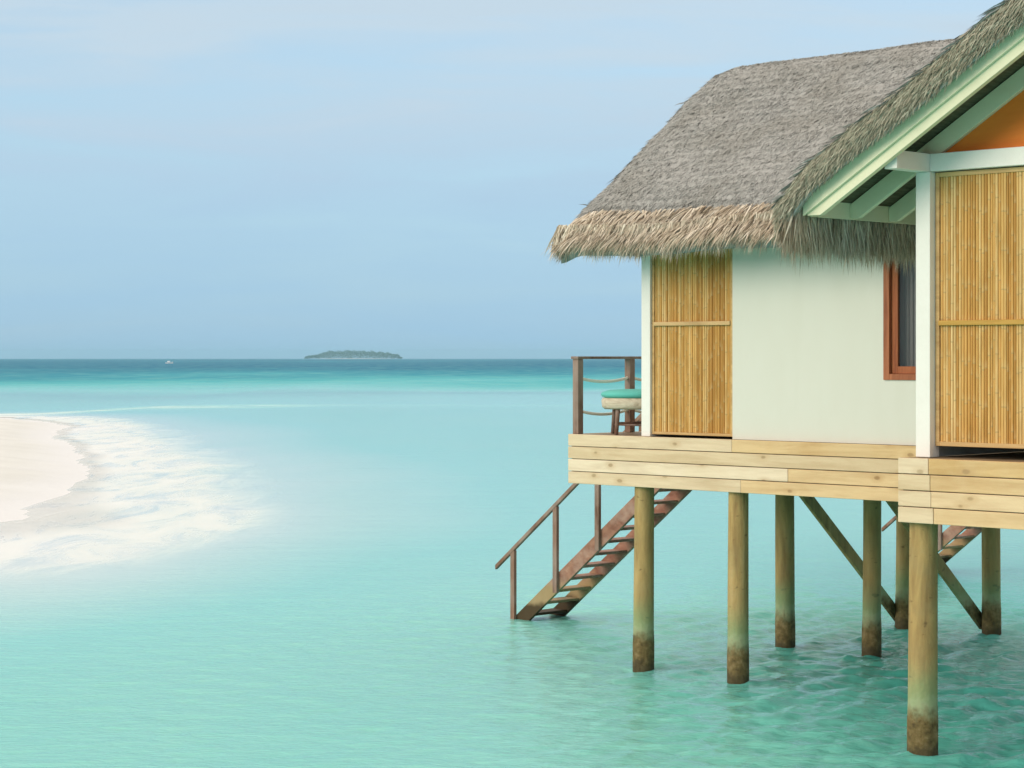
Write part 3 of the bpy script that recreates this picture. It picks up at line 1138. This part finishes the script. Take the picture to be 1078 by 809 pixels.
def slab(su, tt, fn, thick_n):
    Sg, Tg = np.meshgrid(su, tt)
    A = fn(Sg, Tg)
    B = A + np.array(thick_n)
    ny, nx = Sg.shape
    i = np.arange(nx * ny).reshape(ny, nx)
    q_ = np.stack([i[:-1, :-1], i[:-1, 1:], i[1:, 1:], i[1:, :-1]], -1).reshape(-1, 4)
    k = nx * ny
    rim = np.concatenate([i[0, :], i[1:, -1], i[-1, -2::-1], i[-2:0:-1, 0]])
    r2 = np.roll(rim, -1)
    sides = np.stack([rim, rim + k, r2 + k, r2], -1)
    return np.concatenate([A.reshape(-1, 3), B.reshape(-1, 3)]), np.concatenate([q_, q_[:, ::-1] + k, sides])


nrm_f = np.array([0, -math.sin(sl), math.cos(sl)])
dn_f = np.array([0, -math.cos(sl), -math.sin(sl)])


def slope_blades(N, s0, s1, front, lmin=0.14, lmax=0.30, w=0.018):
    s = rng.uniform(s0, s1, N)
    t = rng.uniform(0.1, LEN + 0.10, N)
    rows = np.round(t / 0.16) * 0.16 + rng.normal(0, 0.035, N)
    t = np.where(rng.random(N) < 0.6, rows, t)
    p = slope_pts(s, np.minimum(t, LEN), front)
    n = np.tile(nrm_f, (N, 1))
    d = np.tile(dn_f, (N, 1))
    sd = np.tile(np.array([1.0, 0, 0]), (N, 1))
    if not front:
        n[:, 1] *= -1
        d[:, 1] *= -1
    ang = rng.normal(-0.10, 0.6, N)[:, None]
    lift = np.abs(rng.normal(0.06, 0.07, N))[:, None]
    dd = d * np.cos(ang) + sd * np.sin(ang) + n * lift
    p = p - n * 0.02 + n * rng.uniform(0, 0.03, (N, 1))
    L = rng.uniform(lmin, lmax, N)
    curl = -n * (L * 0.16)[:, None] + rng.normal(0, 0.012, (N, 3))
    return blades(p, dd, n, L, w * rng.uniform(0.5, 1.4, N), curl)


parts = []
su = np.linspace(RU0, RU1, 120)
tt = np.linspace(0, LEN, 40)
Vs, Qs = slab(su, tt, lambda a, b_: slope_pts(a, b_, True), (0, 0, -0.26))
Vb, Qb = slab(su, tt, lambda a, b_: slope_pts(a, b_, False), (0, 0, -0.26))
parts.append((Vs, Qs, np.zeros((0, 3), int)))
parts.append((Vb, Qb, np.zeros((0, 3), int)))
parts.append(slope_blades(170000, RU0, 9.0, True, 0.035, 0.10, 0.010))
parts.append(slope_blades(3500, 9.0, RU1, True))
parts.append(slope_blades(4000, RU0, RU1, False))
# straws along the visible left verge, trailing down over the edge
N = 3500
t = rng.uniform(0, LEN, N)
fr = rng.random(N) < 0.7
pa = np.where(fr[:, None], slope_pts(np.full(N, RU0 + 0.02), t, True), slope_pts(np.full(N, RU0 + 0.02), t, False))
pa[:, 0] += rng.uniform(0, 0.10, N)
pa[:, 2] -= rng.uniform(0, 0.12, N)
dv = np.where(fr[:, None], dn_f, dn_f * np.array([1, -1, 1])) + rng.normal(0, 0.2, (N, 3)) + np.array([-0.25, 0, -0.1])
parts.append(blades(pa, dv, np.tile(np.array([-0.5, 0, 0.86]), (N, 1)), rng.uniform(0.12, 0.26, N), np.full(N, 0.016), np.tile(np.array([0, 0, -0.03]), (N, 1))))
V, Q_, T_ = merge(parts)
V = V - np.array(VL)
roof = link(np_mesh("roof", V, [Q_, T_]), "roof", M['thatch'], villa)


def fringe(N, base_fn, out_dir, name, parent, mat, lmin, lmax, out=0.35, side=None, depth_in=0.30, lean=None):
    """hanging straw: roots in a band along an eave, leaning outward then falling"""
    k = rng.random(N)
    p, tang = base_fn(k)
    o_ = np.array(out_dir, float)
    inn = rng.random(N) ** 1.3
    p = p - o_[None] * (inn * depth_in)[:, None]
    d = o_[None] * (out * rng.uniform(0.5, 1.5, N))[:, None] + np.array([0, 0, -1.0])[None] + tang * rng.normal(0, 0.20, N)[:, None]
    if lean is not None:
        d = d + tang * lean
    # clumps
    cl = np.sin(k * 137.0) * 0.12 + np.sin(k * 311.0 + 1) * 0.10
    d = d + tang * cl[:, None]
    L = rng.uniform(lmin, lmax, N) * (1 + 0.14 * np.sin(k * 59) + 0.10 * np.sin(k * 173 + 2))
    curl = np.tile(np.array([0, 0, -0.06]), (N, 1)) - o_[None] * 0.05 + rng.normal(0, 0.022, (N, 3))
    V, Q1, T1 = blades(p, d, np.tile(o_, (N, 1)), L, 0.017 * rng.uniform(0.5, 1.5, N), curl)
    return link(np_mesh(name, V - np.array(VL), [Q1, T1]), name, mat, parent)


def eave_front(k):
    u = RU0 - 0.03 + k * (6.15 - RU0)
    N = len(u)
    zz = z0 - 0.02 + 0.10 * rng.random(N) ** 2 + 0.025 * vnoise(u * 2, u * 0, 51)
    return np.stack([u, np.full(N, v0 + 0.03), zz], -1), np.tile(np.array([1.0, 0, 0]), (N, 1))


fr_o = fringe(13000, eave_front, (0, -1, 0), "eave_fringe", roof, M['straw'], 0.15, 0.35, 0.40, lean=-0.22, depth_in=0.22)
# upper layer of the fringe lying on the slope's last course
N = 7000
s = rng.uniform(RU0, 6.1, N)
t = rng.uniform(0.0, 0.42, N) * (0.9 + 0.1 * vnoise(s * 2.0, s * 0, 77))
p = slope_pts(s, t, True) + nrm_f * rng.uniform(0.0, 0.035, (N, 1))
dd = dn_f[None] + np.array([1.0, 0, 0])[None] * rng.normal(-0.18, 0.35, N)[:, None] + nrm_f[None] * rng.normal(0.10, 0.10, N)[:, None]
L = rng.uniform(0.18, 0.40, N)
V, Q1, T1 = blades(p, dd, np.tile(nrm_f, (N, 1)), L, 0.016 * rng.uniform(0.5, 1.5, N), np.tile(np.array([0, 0, -0.10]), (N, 1)) * (L / 0.4)[:, None])
link(np_mesh("eave_thatch", V - np.array(VL), [Q1, T1]), "eave_thatch", M['straw'], roof)
# left end, under the verge corner
# (short drop so that the tip curls down as it does at the corner)

# porch ---------------------------------------------------------------
BV = -2.95              # front face of the barge board
GS = 0.604              # roof slope of the porch
GF = (6.086, 5.664)     # foot of the barge board: u, z of its top edge
GU = 9.67               # ridge u


def gz(u):
    return GF[1] + GS * (u - GF[0]) if u <= GU else GF[1] + GS * (2 * GU - u - GF[0])


def raft(name, va, vb, top, bot, mat, u0=GF[0], both=True, foot_z=None, label=None, parent=None):
    for sgn in ((1, -1) if both else (1,)):
        mb = MB()
        a, r = u0, GU - (0.002 if sgn > 0 else -0.002) * 1
        poly = [(a, gz(a) + top), (GU - 0.002, gz(GU) + top), (GU - 0.002, gz(GU) + bot)]
        fz = foot_z if foot_z is not None else gz(a) + bot
        ucut = a + max(0, (fz - (gz(a) + bot)) / GS)
        poly += [(ucut, gz(ucut) + bot)]
        if ucut > a + 1e-4:
            poly += [(a, fz)]
        if sgn < 0:
            poly = [(2 * GU - u, z) for u, z in poly]
        mb.prism_uz(poly, va, vb)
        mb.build(name, mat, parent or porch_roof, VL, bevel=0.005, label=label)


# thatch of the porch roof
PT = 0.31               # thatch thickness above the barge's top line
EU = 5.86


def porch_pts(s, t, sgn=1):
    """s along v, t along the slope from the eave (0) to the ridge (1)"""
    u = EU + (GU - EU) * t
    h = 0.025 * vnoise(s * 1.4, u * 1.7, 61) + 0.014 * vnoise(s * 6, u * 5, 62)
    z = GF[1] + GS * (u - GF[0]) + PT + h - 0.13 * sstep(EU + 0.5, EU, u) - 0.10 * sstep(GU - 0.4, GU, u) - 0.13 * sstep(-2.78, -3.06, s)
    uu = u if sgn > 0 else 2 * GU - u
    return np.stack([uu, s, z], -1)


parts = []
pv = np.concatenate([np.linspace(-3.06, -2.7, 8), np.linspace(-2.6, 2.55, 45)])
for sgn in (1, -1):
    Vp, Qp = slab(pv, np.linspace(0, 1, 50), lambda a, b_: porch_pts(a, b_, sgn), (0, 0, -0.30))
    parts.append((Vp, Qp, np.zeros((0, 3), int)))
    N = 9000 if sgn > 0 else 3000
    s = rng.uniform(-3.08, 2.5, N)
    s = np.where(rng.random(N) < 0.45, rng.uniform(-3.08, -2.4, N), s)
    t = rng.random(N)
    p = porch_pts(s, t, 1)
    al = math.atan(GS)
    n_ = np.tile(np.array([-math.sin(al), 0, math.cos(al)]), (N, 1))
    d_ = np.tile(np.array([-math.cos(al), 0, -math.sin(al)]), (N, 1)) + np.array([0, 1.0, 0])[None] * rng.normal(-0.05, 0.35, N)[:, None] + n_ * np.abs(rng.normal(0.12, 0.10, N))[:, None]
    if sgn < 0:
        p[:, 0] = 2 * GU - p[:, 0]
        n_[:, 0] *= -1
        d_[:, 0] *= -1
    L = rng.uniform(0.14, 0.30, N)
    parts.append(blades(p, d_, n_, L, 0.018 * rng.uniform(0.5, 1.4, N), -n_ * (L * 0.15)[:, None]))
V, Q_, T_ = merge(parts)
porch_roof = link(np_mesh("porch_roof", V - np.array(VL), [Q_, T_]), "porch_roof", M['thatch'], villa)
# the cut front edge of the porch thatch: bundles of straw, ends showing
parts = []
for sgn in (1, -1):
    N = 34000 if sgn > 0 else 7000
    t = rng.random(N) ** 1.0
    p = porch_pts(np.full(N, -3.02), t, 1)
    dep = rng.random(N)
    p[:, 2] -= -0.03 + dep * 0.31
    p[:, 1] = -3.05 - 0.035 * np.sin(np.pi * np.clip(dep, 0, 1)) + 0.05 * (dep < 0.1) * rng.random(N) + rng.normal(0, 0.010, N)
    al = math.atan(GS)
    base = np.array([-math.cos(al) * 0.9, -0.16, -math.sin(al) * 0.9 - 0.20])
    d_ = base[None] + rng.normal(0, 0.22, (N, 3))
    n_ = np.tile(np.array([0, -1.0, 0.2]), (N, 1))
    if sgn < 0:
        p[:, 0] = 2 * GU - p[:, 0]
        d_[:, 0] *= -1
    L = rng.uniform(0.04, 0.11, N)
    parts.append(blades(p, d_, n_, L, 0.010 * rng.uniform(0.5, 1.5, N), np.tile(np.array([0, 0.02, -0.03]), (N, 1))))
V, Q_, T_ = merge(parts)
link(np_mesh("verge_thatch", V - np.array(VL), [Q_, T_]), "verge_thatch", M['verge'], porch_roof)
# lining under the thatch between the rafters
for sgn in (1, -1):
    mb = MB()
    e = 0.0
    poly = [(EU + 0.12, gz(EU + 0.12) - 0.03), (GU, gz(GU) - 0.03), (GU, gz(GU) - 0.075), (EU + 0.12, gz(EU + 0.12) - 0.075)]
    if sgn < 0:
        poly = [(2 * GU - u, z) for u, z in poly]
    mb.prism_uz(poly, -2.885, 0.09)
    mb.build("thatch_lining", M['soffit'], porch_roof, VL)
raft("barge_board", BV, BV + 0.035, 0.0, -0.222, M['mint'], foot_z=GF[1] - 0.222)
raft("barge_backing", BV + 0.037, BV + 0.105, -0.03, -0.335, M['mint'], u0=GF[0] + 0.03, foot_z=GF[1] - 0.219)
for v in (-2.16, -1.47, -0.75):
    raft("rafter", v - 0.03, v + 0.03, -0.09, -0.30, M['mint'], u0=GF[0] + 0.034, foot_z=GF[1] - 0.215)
for sgn in (1, -1):
    ua, ub = GF[0] + 0.0, GF[0] + 0.032
    if sgn < 0:
        ua, ub = 2 * GU - ub, 2 * GU - ua
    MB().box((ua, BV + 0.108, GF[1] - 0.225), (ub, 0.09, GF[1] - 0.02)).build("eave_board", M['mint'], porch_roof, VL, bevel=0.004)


def eave_porch(k):
    v = -3.04 + k * 2.9
    N = len(v)
    zz = GF[1] + GS * (EU - GF[0]) + 0.02 + 0.12 * rng.random(N) + 0.02 * vnoise(v * 2, v * 0, 71)
    return np.stack([np.full(N, EU + 0.03), v, zz], -1), np.tile(np.array([0, 1.0, 0]), (N, 1))


fringe(9000, eave_porch, (-1, 0, 0), "porch_fringe", porch_roof, M['straw'], 0.30, 0.56, 0.12, depth_in=0.16)

# gable: posts, tie beam, plates, panel
GV = -2.18
PH = 0.085
for u in (7.07, 2 * GU - 7.07):
    MB().box((u - PH, GV - PH, DECK + 0.001), (u + PH, GV + PH, 5.868)).build("porch_post", M['white'], villa, VL, bevel=0.006)
    MB().box((u - 0.075, -2.82, 5.87), (u + 0.075, 0.09, 6.052)).build("plate_beam", M['white'], villa, VL, bevel=0.006)
MB().box((7.07 + 0.077, GV - 0.075, 5.872), (2 * GU - 7.07 - 0.077, GV + 0.075, 6.05)).build("tie_beam", M['white'], villa, VL, bevel=0.006)
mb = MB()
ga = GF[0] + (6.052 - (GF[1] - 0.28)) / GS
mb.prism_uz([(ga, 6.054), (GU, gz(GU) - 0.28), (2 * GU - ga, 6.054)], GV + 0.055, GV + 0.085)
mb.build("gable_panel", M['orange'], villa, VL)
# screens of the porch front, an intermediate post, side walls behind
pw = 1.62
cane_panel("bamboo_screen", 7.07 + PH + 0.006, 7.07 + PH + pw, DECK + 0.115, 5.862, GV + 0.03, None, 4.35, 0.045)
cane_panel("bamboo_screen", 7.07 + PH + pw + 0.006, 2 * GU - 7.07 - PH - 0.006, DECK + 0.115, 5.862, GV + 0.03, None, 4.35, 0.045)
for u in (7.05, 2 * GU - 7.09):
    MB().box((u, GV + PH + 0.003, DECK + 0.001), (u + 0.04, WV - 0.003, 5.866)).build("porch_side_wall", M['wall'], villa, VL)
